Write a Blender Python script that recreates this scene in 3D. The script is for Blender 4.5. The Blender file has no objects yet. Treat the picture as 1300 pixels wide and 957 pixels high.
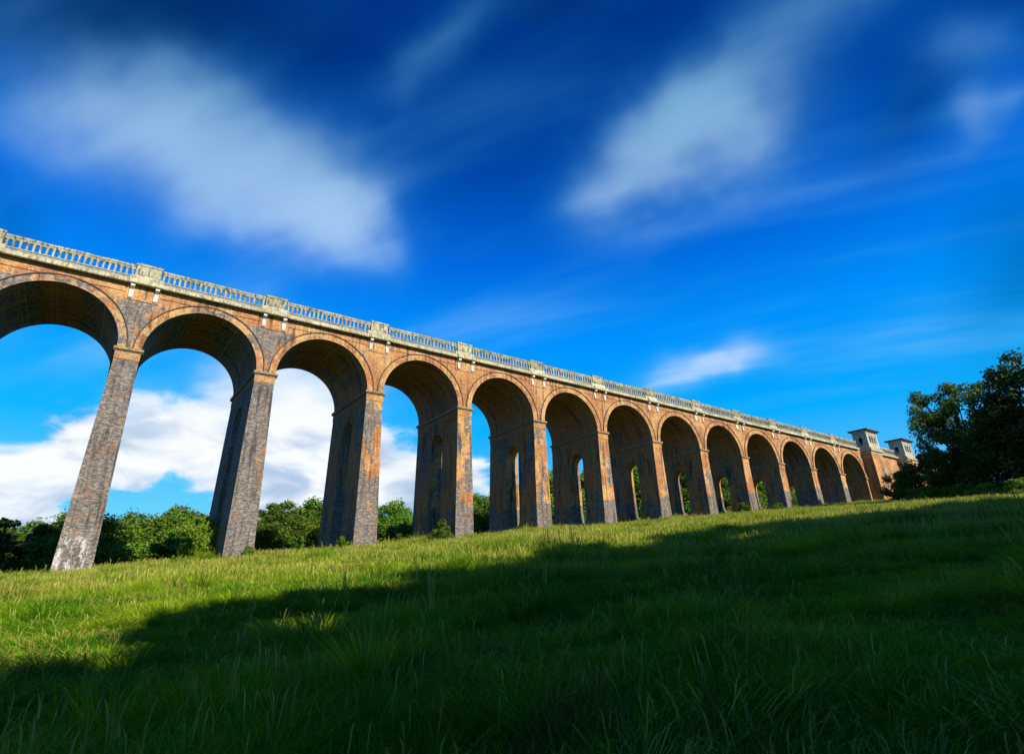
import bpy, math, random
import numpy as np
from mathutils import Matrix, Vector
R = math.radians
sc = bpy.context.scene

# ------------------------------------------------------------------ camera
CAM = Vector((10.909, -54.493, -19.377))
cr = Vector((0.81149, -0.58372, -0.02758)); cu = Vector((-0.21335, -0.33988, 0.91595)); cf = Vector((0.54403, 0.73740, 0.40035))
cd = bpy.data.cameras.new('camera'); cam = bpy.data.objects.new('camera', cd); sc.collection.objects.link(cam)
cam.matrix_world = Matrix(((cr.x, cu.x, -cf.x, CAM.x), (cr.y, cu.y, -cf.y, CAM.y), (cr.z, cu.z, -cf.z, CAM.z), (0, 0, 0, 1)))
cd.sensor_width = 36; cd.lens = 36 * 723.9 / 1300; cd.shift_y = -45 / 1300
cd.clip_start = 0.1; cd.clip_end = 6000
sc.camera = cam
sc.view_settings.view_transform = 'Standard'; sc.view_settings.look = 'None'
sc.view_settings.exposure = 0.5; sc.view_settings.gamma = 1.0

# ------------------------------------------------------------------ node helper
class NT:
    def __init__(s, tree): s.t = tree; s.n = tree.nodes; s.l = tree.links
    def new(s, typ, **kw):
        n = s.n.new(typ)
        for k, v in kw.items(): setattr(n, k, v)
        return n
    def put(s, sock, v):
        if isinstance(v, bpy.types.NodeSocket): s.l.new(v, sock)
        elif v is not None: sock.default_value = v
    def m(s, op, a, b=None, c=None, clamp=False):
        n = s.new('ShaderNodeMath', operation=op, use_clamp=clamp)
        for i, v in enumerate((a, b, c)):
            if v is not None: s.put(n.inputs[i], v)
        return n.outputs[0]
    def v(s, op, a, b=None, sc_=None):
        n = s.new('ShaderNodeVectorMath', operation=op)
        s.put(n.inputs[0], a)
        if b is not None: s.put(n.inputs[1], b)
        if sc_ is not None: s.put(n.inputs['Scale'], sc_)
        return n.outputs['Value'] if op in ('DOT_PRODUCT', 'LENGTH') else n.outputs['Vector']
    def mix(s, f, a, b, blend='MIX'):
        n = s.new('ShaderNodeMix', data_type='RGBA', blend_type=blend)
        s.put(n.inputs[0], f)
        for k, v in ((6, a), (7, b)):
            if isinstance(v, tuple) and len(v) == 3: v = v + (1,)
            s.put(n.inputs[k], v)
        return n.outputs[2]
    def noise(s, vec, scale, detail=3, rough=0.5, dist=0.0, out=0):
        n = s.new('ShaderNodeTexNoise')
        if vec is not None: s.put(n.inputs['Vector'], vec)
        n.inputs['Scale'].default_value = scale; n.inputs['Detail'].default_value = detail
        n.inputs['Roughness'].default_value = rough; n.inputs['Distortion'].default_value = dist
        return n.outputs[out]
    def step(s, x, lo, hi, a=0.0, b=1.0, smooth=True):
        n = s.new('ShaderNodeMapRange', interpolation_type='SMOOTHSTEP' if smooth else 'LINEAR')
        s.put(n.inputs[0], x)
        for i, v in enumerate((lo, hi, a, b)): s.put(n.inputs[1 + i], v)
        return n.outputs[0]
    def comb(s, x, y, z):
        n = s.new('ShaderNodeCombineXYZ')
        for i, v in enumerate((x, y, z)): s.put(n.inputs[i], v)
        return n.outputs[0]
    def sep(s, v):
        n = s.new('ShaderNodeSeparateXYZ'); s.put(n.inputs[0], v); return n.outputs

# ------------------------------------------------------------------ sky and sun
SUN_EL, SUN_AZ = 29.0, 172.0            # azimuth clockwise from +Y
SKY_STRENGTH = 0.07
world = bpy.data.worlds.new('World'); sc.world = world; world.use_nodes = True
w = NT(world.node_tree); w.n.clear()
sky = w.new('ShaderNodeTexSky', sky_type='NISHITA', sun_disc=False)
sky.sun_elevation = R(SUN_EL); sky.sun_rotation = R(SUN_AZ); sky.air_density = 1.0; sky.dust_density = 0.3; sky.ozone_density = 3.0
dirv = w.v('NORMALIZE', w.new('ShaderNodeTexCoord').outputs['Generated'])
dz = w.sep(dirv)[2]
CLOUDS = [
 ((0.003, 0.791, 0.612), (5.680, 0.413, -0.566), (0.048, 6.002, -7.762), 0.75),
 ((0.111, 0.797, 0.594), (6.560, 0.542, -1.955), (-2.075, 6.876, -8.846), 0.95),
 ((0.247, 0.797, 0.550), (9.846, 1.440, -6.508), (-5.434, 10.390, -12.612), 0.95),
 ((-0.134, 0.799, 0.586), (11.977, 1.624, 0.525), (5.627, 11.702, -14.660), 0.28),
 ((0.649, 0.365, 0.667), (3.325, -7.616, 0.937), (7.842, 1.755, -8.590), 0.95),
 ((0.617, 0.474, 0.628), (3.697, -7.885, 2.313), (9.887, 1.170, -10.596), 0.90),
 ((0.678, 0.380, 0.630), (8.361, -8.976, -3.589), (6.484, 6.253, -10.752), 0.35),
 ((0.286, 0.571, 0.770), (4.957, -5.777, 2.440), (18.715, 7.630, -12.606), 0.38),
 ((0.679, 0.171, 0.714), (1.963, -7.305, -0.121), (10.166, 3.512, -10.498), 0.45),
 ((0.802, 0.063, 0.594), (2.354, -18.957, -1.161), (17.064, 5.060, -23.553), 0.30),
 ((0.841, 0.059, 0.537), (5.662, -26.225, -5.978), (20.218, 5.223, -32.239), 0.35),
 ((0.797, 0.504, 0.332), (6.480, -9.906, -0.520), (10.757, 4.794, -33.070), 0.50),
 ((0.762, 0.569, 0.307), (7.189, -9.536, -0.166), (12.307, 1.221, -32.798), 0.40),
 ((0.892, 0.391, 0.227), (14.292, -28.430, -7.221), (24.904, 12.943, -120.149), 0.25),
 ((-0.049, 0.988, 0.147), (8.387, 0.115, 1.996), (3.147, 2.836, -18.020), 0.95),
 ((-0.019, 0.978, 0.207), (7.687, -0.534, 3.232), (10.315, 3.933, -17.627), 1.00),
 ((0.089, 0.965, 0.247), (8.788, -1.288, 1.880), (6.405, 3.020, -14.082), 1.10),
 ((0.177, 0.968, 0.179), (6.895, -1.458, 1.065), (1.053, 2.032, -12.029), 0.90),
 ((0.251, 0.930, 0.268), (9.519, -2.837, 0.937), (-2.087, 3.113, -8.841), 1.05),
 ((0.371, 0.910, 0.186), (7.817, -3.306, 0.594), (1.057, 2.039, -12.073), 0.80),
 ((0.488, 0.853, 0.187), (8.071, -4.650, 0.154), (-0.314, 3.534, -15.318), 0.80),
 ((-0.201, 0.969, 0.146), (9.246, 1.513, 2.715), (1.217, 2.350, -13.909), 0.90),
]
GAPS = [
 ((-0.111, 0.707, 0.698), (3.502, -0.188, 0.746), (4.623, 8.492, -7.863), 0.75),
 ((0.815, 0.129, 0.565), (3.151, -11.985, -1.807), (8.844, 4.655, -13.828), 0.45),
 ((0.924, 0.119, 0.363), (2.653, -12.008, -2.829), (4.008, -1.275, -9.787), 0.45),
 ((0.763, -0.003, 0.646), (1.077, -12.034, -1.327), (6.488, 10.752, -7.613), 0.50),
 ((-0.178, 0.869, 0.461), (20.774, 1.407, 5.361), (6.623, 9.976, -16.262), 0.35),
 ((0.405, 0.423, 0.811), (5.938, -6.155, 0.246), (13.964, 13.171, -13.830), 0.30),
]
# a polarising filter's saturated blue: the colour of the sky itself, deeper with height
tint = w.new('ShaderNodeValToRGB'); e = tint.color_ramp.elements
e[0].position = 0.0; e[0].color = (0.42, 0.62, 0.86, 1)
e[1].position = 1.0; e[1].color = (0.0, 0.04, 0.34, 1)
for p_, c_ in ((0.12, (0.12, 0.56, 1.0, 1)), (0.25, (0.0, 0.46, 1.15, 1)), (0.40, (0.0, 0.34, 1.2, 1)), (0.52, (0.0, 0.18, 0.95, 1)), (0.64, (0.0, 0.09, 0.55, 1)), (0.76, (0.0, 0.055, 0.38, 1))):
    q = e.new(p_); q.color = c_
w.put(tint.inputs[0], w.m('MAXIMUM', dz, 0.0))
lum = w.new('ShaderNodeRGBToBW'); w.put(lum.inputs[0], sky.outputs[0])
# keep the Nishita brightness pattern, take the filtered hue
nish = w.m('POWER', w.m('DIVIDE', lum.outputs[0], 2.2), 0.30)
base = w.v('SCALE', w.v('MULTIPLY', tint.outputs[0], (8.6, 8.6, 8.6)), sc_=nish)
# domain warp gives the blurred cloud edges their uneven outline
warp = w.v('SCALE', w.v('SUBTRACT', w.noise(dirv, 5.0, 3, 0.5, out=1), (0.5, 0.5, 0.5)), sc_=0.16)
wd = w.v('ADD', dirv, warp)
def blobs(L):
    tot = None
    for C_, A_, B_, s_ in L:
        dc = w.v('DOT_PRODUCT', wd, C_); dcm = w.m('MAXIMUM', dc, 0.05)
        u = w.m('DIVIDE', w.v('DOT_PRODUCT', wd, A_), dcm); v_ = w.m('DIVIDE', w.v('DOT_PRODUCT', wd, B_), dcm)
        r2 = w.m('ADD', w.m('MULTIPLY', u, u), w.m('MULTIPLY', v_, v_))
        g = w.m('MULTIPLY', w.m('EXPONENT', w.m('MULTIPLY', r2, -1.1)), s_)
        g = w.m('MULTIPLY', g, w.m('GREATER_THAN', dc, 0.1))
        tot = g if tot is None else w.m('ADD', tot, g)
    return tot
dens = blobs(CLOUDS)
# wind-drawn streaks: noise on the cloud plane stretched along the wind, so they radiate as real ones do
sx, sy, sz = w.sep(dirv)
den = w.m('ADD', w.m('MAXIMUM', sz, 0.0), 0.12)
pu, pv = w.m('DIVIDE', sx, den), w.m('DIVIDE', sy, den)
ca, sa = math.cos(R(120)), math.sin(R(120))
along = w.m('ADD', w.m('MULTIPLY', pu, ca), w.m('MULTIPLY', pv, sa))
across = w.m('SUBTRACT', w.m('MULTIPLY', pv, ca), w.m('MULTIPLY', pu, sa))
st = w.noise(w.comb(w.m('MULTIPLY', along, 0.55), w.m('MULTIPLY', across, 2.4), 0.0), 1.1, 4, 0.5)
lowst = w.noise(w.comb(w.m('MULTIPLY', sx, 7), w.m('MULTIPLY', sy, 7), w.m('MULTIPLY', sz, 17)), 1.0, 5, 0.52, 0.4)
islow = w.step(sz, 0.34, 0.2)
hi_ = w.m('MULTIPLY', dens, w.step(st, 0.28, 0.72, 0.62, 1.25))
fib = w.noise(w.comb(w.m('MULTIPLY', along, 1.0), w.m('MULTIPLY', across, 7.0), 3.0), 1.3, 5, 0.6)
hi_ = w.m('MULTIPLY', hi_, w.step(fib, 0.3, 0.7, 0.90, 1.08))
hi_ = w.m('ADD', hi_, w.m('MULTIPLY', w.step(st, 0.46, 0.80), 0.30))
hi_ = w.m('MULTIPLY', w.m('SUBTRACT', 1.0, w.m('EXPONENT', w.m('MULTIPLY', hi_, -1.35))), 0.98)
lo_ = w.m('ADD', dens, w.m('MULTIPLY', w.m('SUBTRACT', lowst, 0.52), 3.4))
lo_ = w.m('MULTIPLY', w.step(lo_, 0.22, 0.95), w.step(dens, 0.05, 0.4))
lo_ = w.m('MAXIMUM', lo_, w.m('MULTIPLY', w.step(sz, 0.16, 0.0), 0.45))
cov = w.m('ADD', w.m('MULTIPLY', hi_, w.m('SUBTRACT', 1.0, islow)), w.m('MULTIPLY', lo_, islow), clamp=True)
ccol = w.new('ShaderNodeValToRGB'); e = ccol.color_ramp.elements
e[0].position = 0.0; e[0].color = (0.62, 0.76, 0.95, 1); e[1].position = 0.75; e[1].color = (0.14, 0.40, 0.66, 1)
q = e.new(0.14); q.color = (0.92, 0.96, 1.0, 1); q = e.new(0.3); q.color = (1.0, 1.0, 1.0, 1); q = e.new(0.48); q.color = (0.44, 0.68, 0.92, 1); q = e.new(0.60); q.color = (0.36, 0.60, 0.86, 1)
w.put(ccol.inputs[0], dz)
shade_ = w.noise(w.comb(w.m('MULTIPLY', sx, 7), w.m('MULTIPLY', sy, 7), w.m('ADD', w.m('MULTIPLY', sz, 17), 0.35)), 1.0, 4, 0.5, 0.4)
cl = w.v('MULTIPLY', ccol.outputs[0], (10.5, 10.5, 10.5))
cl = w.mix(w.m('MULTIPLY', islow, w.step(shade_, 0.44, 0.66)), cl, w.v('MULTIPLY', cl, (0.46, 0.60, 0.78)))
gap = w.m('SUBTRACT', 1.0, w.m('MULTIPLY', blobs(GAPS), 0.8), clamp=True)
base = w.v('SCALE', base, sc_=w.m('MAXIMUM', gap, 0.30))
cl = w.mix(w.step(cov, 0.0, 0.75), w.v('MULTIPLY', cl, (0.10, 0.60, 0.92)), cl)   # thin cloud lets the blue through
skycol = w.mix(cov, base, cl)
bg = w.new('ShaderNodeBackground'); w.put(bg.inputs[0], skycol); bg.inputs[1].default_value = SKY_STRENGTH
w.l.new(bg.outputs[0], w.new('ShaderNodeOutputWorld').inputs[0])

sl = bpy.data.lights.new('sun', 'SUN'); sl.energy = 5.0; sl.angle = R(0.5); sl.color = (1.0, 0.90, 0.72)
so = bpy.data.objects.new('sun', sl); sc.collection.objects.link(so)
sdir = Vector((math.sin(R(SUN_AZ)) * math.cos(R(SUN_EL)), math.cos(R(SUN_AZ)) * math.cos(R(SUN_EL)), math.sin(R(SUN_EL))))
so.rotation_euler = sdir.to_track_quat('Z', 'Y').to_euler(); so.location = (0, -60, 60)

# ------------------------------------------------------------------ object helpers
def link(o, parent=None):
    sc.collection.objects.link(o)
    if parent is not None: o.parent = parent
    return o
class MB:
    def __init__(s): s.v = []; s.f = []; s.mi = []
    def add(s, vs, fs, mi=0):
        b = len(s.v); s.v += [tuple(x) for x in vs]; s.f += [tuple(b + i for i in f) for f in fs]; s.mi += [mi] * len(fs)
    def box(s, x0, x1, y0, y1, z0, z1, mi=0):
        s.add([(x, y, z) for x in (x0, x1) for y in (y0, y1) for z in (z0, z1)],
              [(0, 1, 3, 2), (4, 6, 7, 5), (0, 4, 5, 1), (2, 3, 7, 6), (0, 2, 6, 4), (1, 5, 7, 3)], mi)
    def prism_x(s, prof, x0, x1, mi=0):           # profile of (y, z), extruded along x
        n = len(prof)
        s.add([(x0, y, z) for y, z in prof] + [(x1, y, z) for y, z in prof],
              [tuple(range(n)), tuple(range(2 * n - 1, n - 1, -1))] + [(i, i + n, (i + 1) % n + n, (i + 1) % n) for i in range(n)], mi)
    def tube(s, pts, rad, k=7, mi=0):
        vs = []; fs = []
        for j, (p, r) in enumerate(zip(pts, rad)):
            p = Vector(p); d = (Vector(pts[min(j + 1, len(pts) - 1)]) - Vector(pts[max(j - 1, 0)])).normalized()
            a = d.orthogonal().normalized(); b = d.cross(a)
            vs += [p + (a * math.cos(t) + b * math.sin(t)) * r for t in [2 * math.pi * q / k for q in range(k)]]
        for j in range(len(pts) - 1):
            for q in range(k): fs.append((j * k + q, j * k + (q + 1) % k, (j + 1) * k + (q + 1) % k, (j + 1) * k + q))
        fs.append(tuple(range((len(pts) - 1) * k, len(pts) * k)))
        s.add(vs, fs, mi)
    def mesh(s, name, mats):
        me = bpy.data.meshes.new(name); me.from_pydata(s.v, [], s.f)
        for m_ in (mats if isinstance(mats, (list, tuple)) else [mats]): me.materials.append(m_)
        if max(s.mi, default=0): me.polygons.foreach_set('material_index', s.mi)
        me.update()
        bm = __import__('bmesh').new(); bm.from_mesh(me); __import__('bmesh').ops.recalc_face_normals(bm, faces=bm.faces); bm.to_mesh(me); bm.free()
        return me
    def build(s, name, mats, parent=None, loc=(0, 0, 0)):
        o = bpy.data.objects.new(name, s.mesh(name, mats)); o.location = loc
        return link(o, parent)
def tag(o, label=None, cat=None, group=None, kind=None):
    for k, v in (('label', label), ('category', cat), ('group', group), ('kind', kind)):
        if v is not None: o[k] = v
    return o
def empty(name, loc=(0, 0, 0), rz=0, s=1.0):
    o = bpy.data.objects.new(name, None); o.location = loc; o.rotation_euler = (0, 0, rz); o.scale = (s,) * 3 if not isinstance(s, tuple) else s
    o.empty_display_size = 0.5
    return link(o)

# ------------------------------------------------------------------ materials
def mat(name):
    m_ = bpy.data.materials.new(name); m_.use_nodes = True
    t = NT(m_.node_tree); t.n.clear()
    out = t.new('ShaderNodeOutputMaterial'); bs = t.new('ShaderNodeBsdfPrincipled'); t.l.new(bs.outputs[0], out.inputs[0])
    bs.inputs['Roughness'].default_value = 0.9; bs.inputs['Specular IOR Level'].default_value = 0.25
    return m_, t, bs, out
def bump(t, h, strength, dist):
    b = t.new('ShaderNodeBump'); b.inputs['Strength'].default_value = strength; b.inputs['Distance'].default_value = dist
    t.put(b.inputs['Height'], h); return b.outputs[0]

def brick_material(name, kind):
    """kind: 'pier', 'wall' (spandrels, abutment), 'ring'"""
    m_, t, bs, out = mat(name)
    g = t.new('ShaderNodeNewGeometry'); P = g.outputs['Position']; N = g.outputs['True Normal']
    x, y, z = t.sep(P); nx, ny, nz = t.sep(N)
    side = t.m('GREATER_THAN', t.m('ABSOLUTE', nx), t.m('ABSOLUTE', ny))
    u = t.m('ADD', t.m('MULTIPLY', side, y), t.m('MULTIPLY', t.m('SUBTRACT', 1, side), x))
    uv = t.comb(u, z, 0.0)
    bt = t.new('ShaderNodeTexBrick', offset=0.5)
    t.put(bt.inputs['Vector'], uv)
    bt.inputs['Scale'].default_value = 1.0; bt.inputs['Brick Width'].default_value = 0.235; bt.inputs['Row Height'].default_value = 0.0975
    bt.inputs['Mortar Size'].default_value = 0.010; bt.inputs['Mortar Smooth'].default_value = 0.3
    bt.inputs['Color1'].default_value = (0, 0, 0, 1); bt.inputs['Color2'].default_value = (1, 1, 1, 1); bt.inputs['Mortar'].default_value = (0.5, 0.5, 0.5, 1)
    rnd = t.sep(bt.outputs[0])[0]; mort = bt.outputs['Fac']
    # stepped patches: repair brickwork follows whole courses
    def snap(a, s_): return t.m('MULTIPLY', t.m('FLOOR', t.m('DIVIDE', a, s_)), s_)
    zs = snap(z, 0.195); us = t.m('ADD', snap(u, 0.235), t.m('MULTIPLY', t.m('FLOORED_MODULO', t.m('DIVIDE', zs, 0.195), 2.0), 0.1))
    cell = t.comb(us, zs, t.m('MULTIPLY', t.m('ADD', side, snap(x, 5.5)), 3.7))
    zst = t.comb(t.m('MULTIPLY', us, 1.0), t.m('MULTIPLY', zs, 0.55), t.m('MULTIPLY', t.m('ADD', side, snap(x, 5.5)), 3.7))
    pn = t.noise(zst, 0.38, 3, 0.62)
    pn2 = t.noise(cell, 1.5, 2, 0.5)
    # how grey: the valley-end piers wear blue-grey engineering brick, later ones are patched with red
    gx = t.step(x, 24.0, 32.0, 0.78, 0.50)
    if kind == 'wall':
        gx = t.step(x, 18.0, 34.0, 0.66, 0.30)
        hi = t.step(z, 4.55, 4.75, 0.0, 0.5)       # red frieze under the cornice
        gx = t.m('SUBTRACT', gx, hi)
    if kind == 'pier':
        # plain engineering-brick foot, about three metres tall, following the ground
        gl = t.m('ADD', -17.4, t.m('MULTIPLY', t.m('SUBTRACT', x, 11.0), 0.096))
        foot = t.m('MULTIPLY', t.step(t.m('SUBTRACT', zs, gl), 3.0, 3.2, 0.60, 0.0), t.m('SUBTRACT', 1.0, t.m('MULTIPLY', side, 0.75)))
        gx = t.m('ADD', gx, foot)
        gx = t.m('ADD', gx, t.m('ADD', t.m('MULTIPLY', side, t.step(x, 24.0, 34.0, 0.04, -0.10)), t.m('MULTIPLY', t.m('SUBTRACT', 1.0, side), t.step(x, 36.0, 75.0, 0.0, -0.13))))
    grey = t.step(t.m('ADD', t.m('MULTIPLY', t.m('ADD', pn, -0.5), 1.5), t.m('ADD', t.m('MULTIPLY', t.m('ADD', pn2, -0.5), 0.45), gx)), 0.44, 0.52)
    if kind == 'ring': grey = t.step(t.m('ADD', pn, t.step(x, 8, 40, 0.05, -0.2)), 0.45, 0.55)
    # red / orange brick
    big = t.noise(P, 0.33, 3, 0.55)
    red = t.mix(rnd, (0.27, 0.10, 0.036), (0.50, 0.22, 0.070))
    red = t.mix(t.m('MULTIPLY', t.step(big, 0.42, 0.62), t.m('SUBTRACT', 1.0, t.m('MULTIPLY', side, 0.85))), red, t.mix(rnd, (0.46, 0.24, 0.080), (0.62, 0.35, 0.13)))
    gry = t.mix(t.m('POWER', rnd, 1.3), (0.075, 0.072, 0.075), (0.27, 0.24, 0.205))
    gry = t.mix(t.step(t.noise(P, 0.9, 2), 0.5, 0.7), gry, t.mix(rnd, (0.11, 0.07, 0.05), (0.24, 0.15, 0.10)))
    # a few red bricks among the grey and the other way round
    odd = t.m('GREATER_THAN', t.noise(t.comb(t.m('MULTIPLY', u, 4.2), t.m('MULTIPLY', z, 10.2), 1.0), 1.0, 1), 0.66)
    grey = t.m('ABSOLUTE', t.m('SUBTRACT', grey, t.m('MULTIPLY', odd, 0.75)))
    col = t.mix(grey, red, gry)
    col = t.mix(t.m('MULTIPLY', mort, 0.35), col, (0.30, 0.26, 0.21))
    # soot in vertical runs, lime bloom, lichen
    sv = t.comb(t.m('MULTIPLY', u, 2.1), t.m('MULTIPLY', z, 0.16), t.m('MULTIPLY', x, 0.07))
    soot = t.m('MULTIPLY', t.step(t.noise(sv, 1.3, 4, 0.6), 0.47, 0.66), t.step(t.noise(P, 0.28, 3, 0.6), 0.35, 0.6, 0.35, 1.25))
    col = t.mix(t.m('MULTIPLY', soot, 0.66, clamp=True), col, (0.035, 0.030, 0.030))
    lime = t.m('MULTIPLY', t.step(t.noise(t.comb(t.m('MULTIPLY', u, 3.2), t.m('MULTIPLY', z, 0.30), 7.0), 1.5, 5, 0.7), 0.60, 0.74), t.step(t.noise(P, 0.5, 2), 0.45, 0.6))
    lime = t.m('MULTIPLY', lime, t.m('GREATER_THAN', t.m('ADD', t.m('ABSOLUTE', ny), side), 0.5))
    col = t.mix(t.m('MULTIPLY', lime, 0.55), col, (0.55, 0.50, 0.44))
    if kind == 'pier':   # whitewashed remains at the foot of the first pier
        fw = t.m('MULTIPLY', t.step(x, 13.5, 12.8), t.step(z, -14.3, -15.2))
        fw = t.m('MULTIPLY', fw, t.step(t.noise(t.comb(t.m('MULTIPLY', x, 1.6), y, t.m('MULTIPLY', z, 0.7)), 1.6, 5, 0.75), 0.50, 0.62))
        col = t.mix(t.m('MULTIPLY', fw, 0.7), col, (0.62, 0.58, 0.56))
        ba = t.step(t.m('ABSOLUTE', t.m('ADD', z, 0.5)), 0.42, 0.30)
        col = t.mix(t.m('MULTIPLY', ba, 0.6), col, red)
    if kind == 'wall':   # pale drips below the cornice
        dr = t.m('MULTIPLY', t.step(t.noise(t.comb(t.m('MULTIPLY', x, 3.0), t.m('MULTIPLY', z, 0.5), 3.0), 1.6, 4, 0.6), 0.56, 0.66), t.step(z, 2.0, 5.0))
        col = t.mix(t.m('MULTIPLY', dr, 0.45), col, (0.60, 0.50, 0.36))
    if kind == 'ring':
        col = t.mix(t.m('MULTIPLY', t.step(t.noise(P, 1.2, 3), 0.5, 0.62), 0.7), col, (0.50, 0.33, 0.15))
    fine = t.noise(P, 9.0, 3, 0.6)
    col = t.mix(1.0, col, t.comb(t.step(fine, 0.3, 0.7, 0.72, 1.22), t.step(fine, 0.3, 0.7, 0.72, 1.22), t.step(fine, 0.3, 0.7, 0.72, 1.22)), 'MULTIPLY')
    t.put(bs.inputs['Base Color'], col)
    t.put(bs.inputs['Normal'], bump(t, t.m('SUBTRACT', t.m('MULTIPLY', fine, 0.6), mort), 0.5, 0.02))
    return m_
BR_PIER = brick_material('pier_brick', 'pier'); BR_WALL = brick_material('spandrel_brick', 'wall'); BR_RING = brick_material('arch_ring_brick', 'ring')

def stone_material(name, base, dark, lichen, amt):
    m_, t, bs, out = mat(name)
    P = t.new('ShaderNodeNewGeometry').outputs['Position']; x, y, z = t.sep(P)
    col = t.mix(t.step(t.noise(P, 0.8, 4, 0.6), 0.35, 0.65), base, tuple(c * 0.72 for c in base))
    col = t.mix(t.m('MULTIPLY', t.step(t.noise(t.comb(t.m('MULTIPLY', x, 3.2), t.m('MULTIPLY', y, 3.2), t.m('MULTIPLY', z, 1.0)), 1.6, 5, 0.68), 0.45, 0.62), amt), col, dark)
    col = t.mix(t.m('MULTIPLY', t.step(t.noise(P, 2.1, 4, 0.6), 0.53, 0.63), 0.6), col, lichen)
    col = t.mix(t.m('MULTIPLY', t.step(t.noise(P, 7.0, 3, 0.6), 0.6, 0.7), 0.5), col, (0.75, 0.72, 0.6))
    oi = t.new('ShaderNodeObjectInfo').outputs['Random']
    col = t.mix(1.0, col, t.comb(*[t.step(oi, 0, 1, 0.82, 1.1, smooth=False)] * 3), 'MULTIPLY')
    t.put(bs.inputs['Base Color'], col)
    t.put(bs.inputs['Normal'], bump(t, t.noise(P, 14.0, 4, 0.6), 0.6, 0.02))
    return m_
STONE = stone_material('weathered_limestone', (0.40, 0.39, 0.28), (0.07, 0.068, 0.052), (0.38, 0.31, 0.10), 0.95)
GREYST = stone_material('grey_plinth_stone', (0.30, 0.32, 0.29), (0.09, 0.095, 0.085), (0.36, 0.33, 0.16), 0.6)
CORN = stone_material('cornice_limestone', (0.54, 0.50, 0.34), (0.12, 0.12, 0.09), (0.46, 0.38, 0.12), 0.8)
WHITE = stone_material('pale_bracket_stone', (0.74, 0.72, 0.66), (0.30, 0.29, 0.26), (0.50, 0.46, 0.36), 0.35)
DARKST = stone_material('sooty_capital_stone', (0.33, 0.24, 0.14), (0.07, 0.06, 0.05), (0.40, 0.30, 0.08), 0.6)
PAV = stone_material('pavilion_render', (0.52, 0.50, 0.39), (0.15, 0.16, 0.13), (0.38, 0.37, 0.24), 0.7)
LEAD = stone_material('dark_roof_stone', (0.06, 0.055, 0.055), (0.03, 0.03, 0.03), (0.10, 0.09, 0.07), 0.5)
def flat(name, col, rough=0.9):
    m_, t, bs, out = mat(name)
    P = t.new('ShaderNodeNewGeometry').outputs['Position']
    t.put(bs.inputs['Base Color'], t.mix(t.noise(P, 5.0, 3), tuple(c * 0.7 for c in col), tuple(min(1, c * 1.3) for c in col)))
    bs.inputs['Roughness'].default_value = rough
    return m_
HOODM = flat('hood_mould_dark_brick', (0.055, 0.05, 0.045)); BALLAST = flat('track_ballast', (0.12, 0.11, 0.10))
SHADE_FILL = flat('painted_interior_shade', (0.02, 0.02, 0.025), 0.4)  # near-black colour standing in for the shade inside the pavilions
BARK = flat('bark', (0.075, 0.055, 0.04))

def leaf_material(name, c1, c2, c3, trans=0.35):
    m_, t, bs, out = mat(name)
    g = t.new('ShaderNodeNewGeometry'); P = g.outputs['Position']
    rnd = g.outputs['Random Per Island']
    col = t.mix(t.step(t.noise(P, 0.55, 3, 0.6), 0.36, 0.64), c1, c2)
    col = t.mix(t.m('MULTIPLY', rnd, 0.55), col, c3)
    oi = t.new('ShaderNodeObjectInfo').outputs['Random']
    hs = t.new('ShaderNodeHueSaturation'); t.put(hs.inputs['Hue'], t.step(oi, 0, 1, 0.472, 0.515, smooth=False)); t.put(hs.inputs['Value'], t.step(t.m('FRACT', t.m('MULTIPLY', oi, 7.3)), 0, 1, 0.6, 1.15, smooth=False)); t.put(hs.inputs['Color'], col)
    t.put(bs.inputs['Base Color'], hs.outputs[0]); bs.inputs['Roughness'].default_value = 0.55
    tr = t.new('ShaderNodeBsdfTranslucent'); t.put(tr.inputs[0], hs.outputs[0])
    mx = t.new('ShaderNodeMixShader'); mx.inputs[0].default_value = trans
    t.l.new(bs.outputs[0], mx.inputs[1]); t.l.new(tr.outputs[0], mx.inputs[2]); t.l.new(mx.outputs[0], out.inputs[0])
    return m_
LEAF = leaf_material('oak_leaves', (0.055, 0.15, 0.010), (0.13, 0.26, 0.018), (0.17, 0.31, 0.025))
LEAFY = leaf_material('hazel_leaves', (0.09, 0.19, 0.012), (0.17, 0.30, 0.02), (0.21, 0.35, 0.03), 0.4)
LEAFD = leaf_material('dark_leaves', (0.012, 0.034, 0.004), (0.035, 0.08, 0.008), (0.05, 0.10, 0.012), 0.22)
LEAFM = leaf_material('dull_leaves', (0.025, 0.08, 0.008), (0.07, 0.17, 0.014), (0.09, 0.20, 0.018), 0.3)

# ------------------------------------------------------------------ ground
def gh(x, y):
    x = np.asarray(x, float); y = np.asarray(y, float)
    X = np.where(x > 150, 150 + (x - 150) * 0.25, x); X = np.where(X > 200, 200 + (X - 200) * 0.05, X)
    X = np.where(X < -20, -20 + np.maximum(X + 20, -200) * 0.35, X)
    d = np.clip(y - 11, 0, 60); Y = np.where(y > 11, 11 - 1.5 * d, y)
    Y = np.where(Y < -62, -62 + np.maximum(Y + 62, -100) * 0.3, Y)
    h = -17.65 + 0.096 * (X - 11) + 0.06 * Y
    h += 0.05 * np.sin(x * 1.1 + 0.7 * y + 1) * np.sin(y * 0.9 - 0.4 * x)
    h += 0.10 * np.sin(x * 0.23 + y * 0.11) * np.sin(y * 0.19 - 1) + 0.06 * np.sin(x * 0.61 + 2) * np.sin(y * 0.53) + 0.03 * np.sin(x * 1.9 + y) * np.sin(y * 1.7)
    return h
m_, t, bs, out = mat('meadow_soil')
P = t.new('ShaderNodeNewGeometry').outputs['Position']
c = t.mix(t.step(t.noise(P, 0.25, 4, 0.6), 0.35, 0.65), (0.045, 0.085, 0.012), (0.10, 0.13, 0.02))
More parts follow.
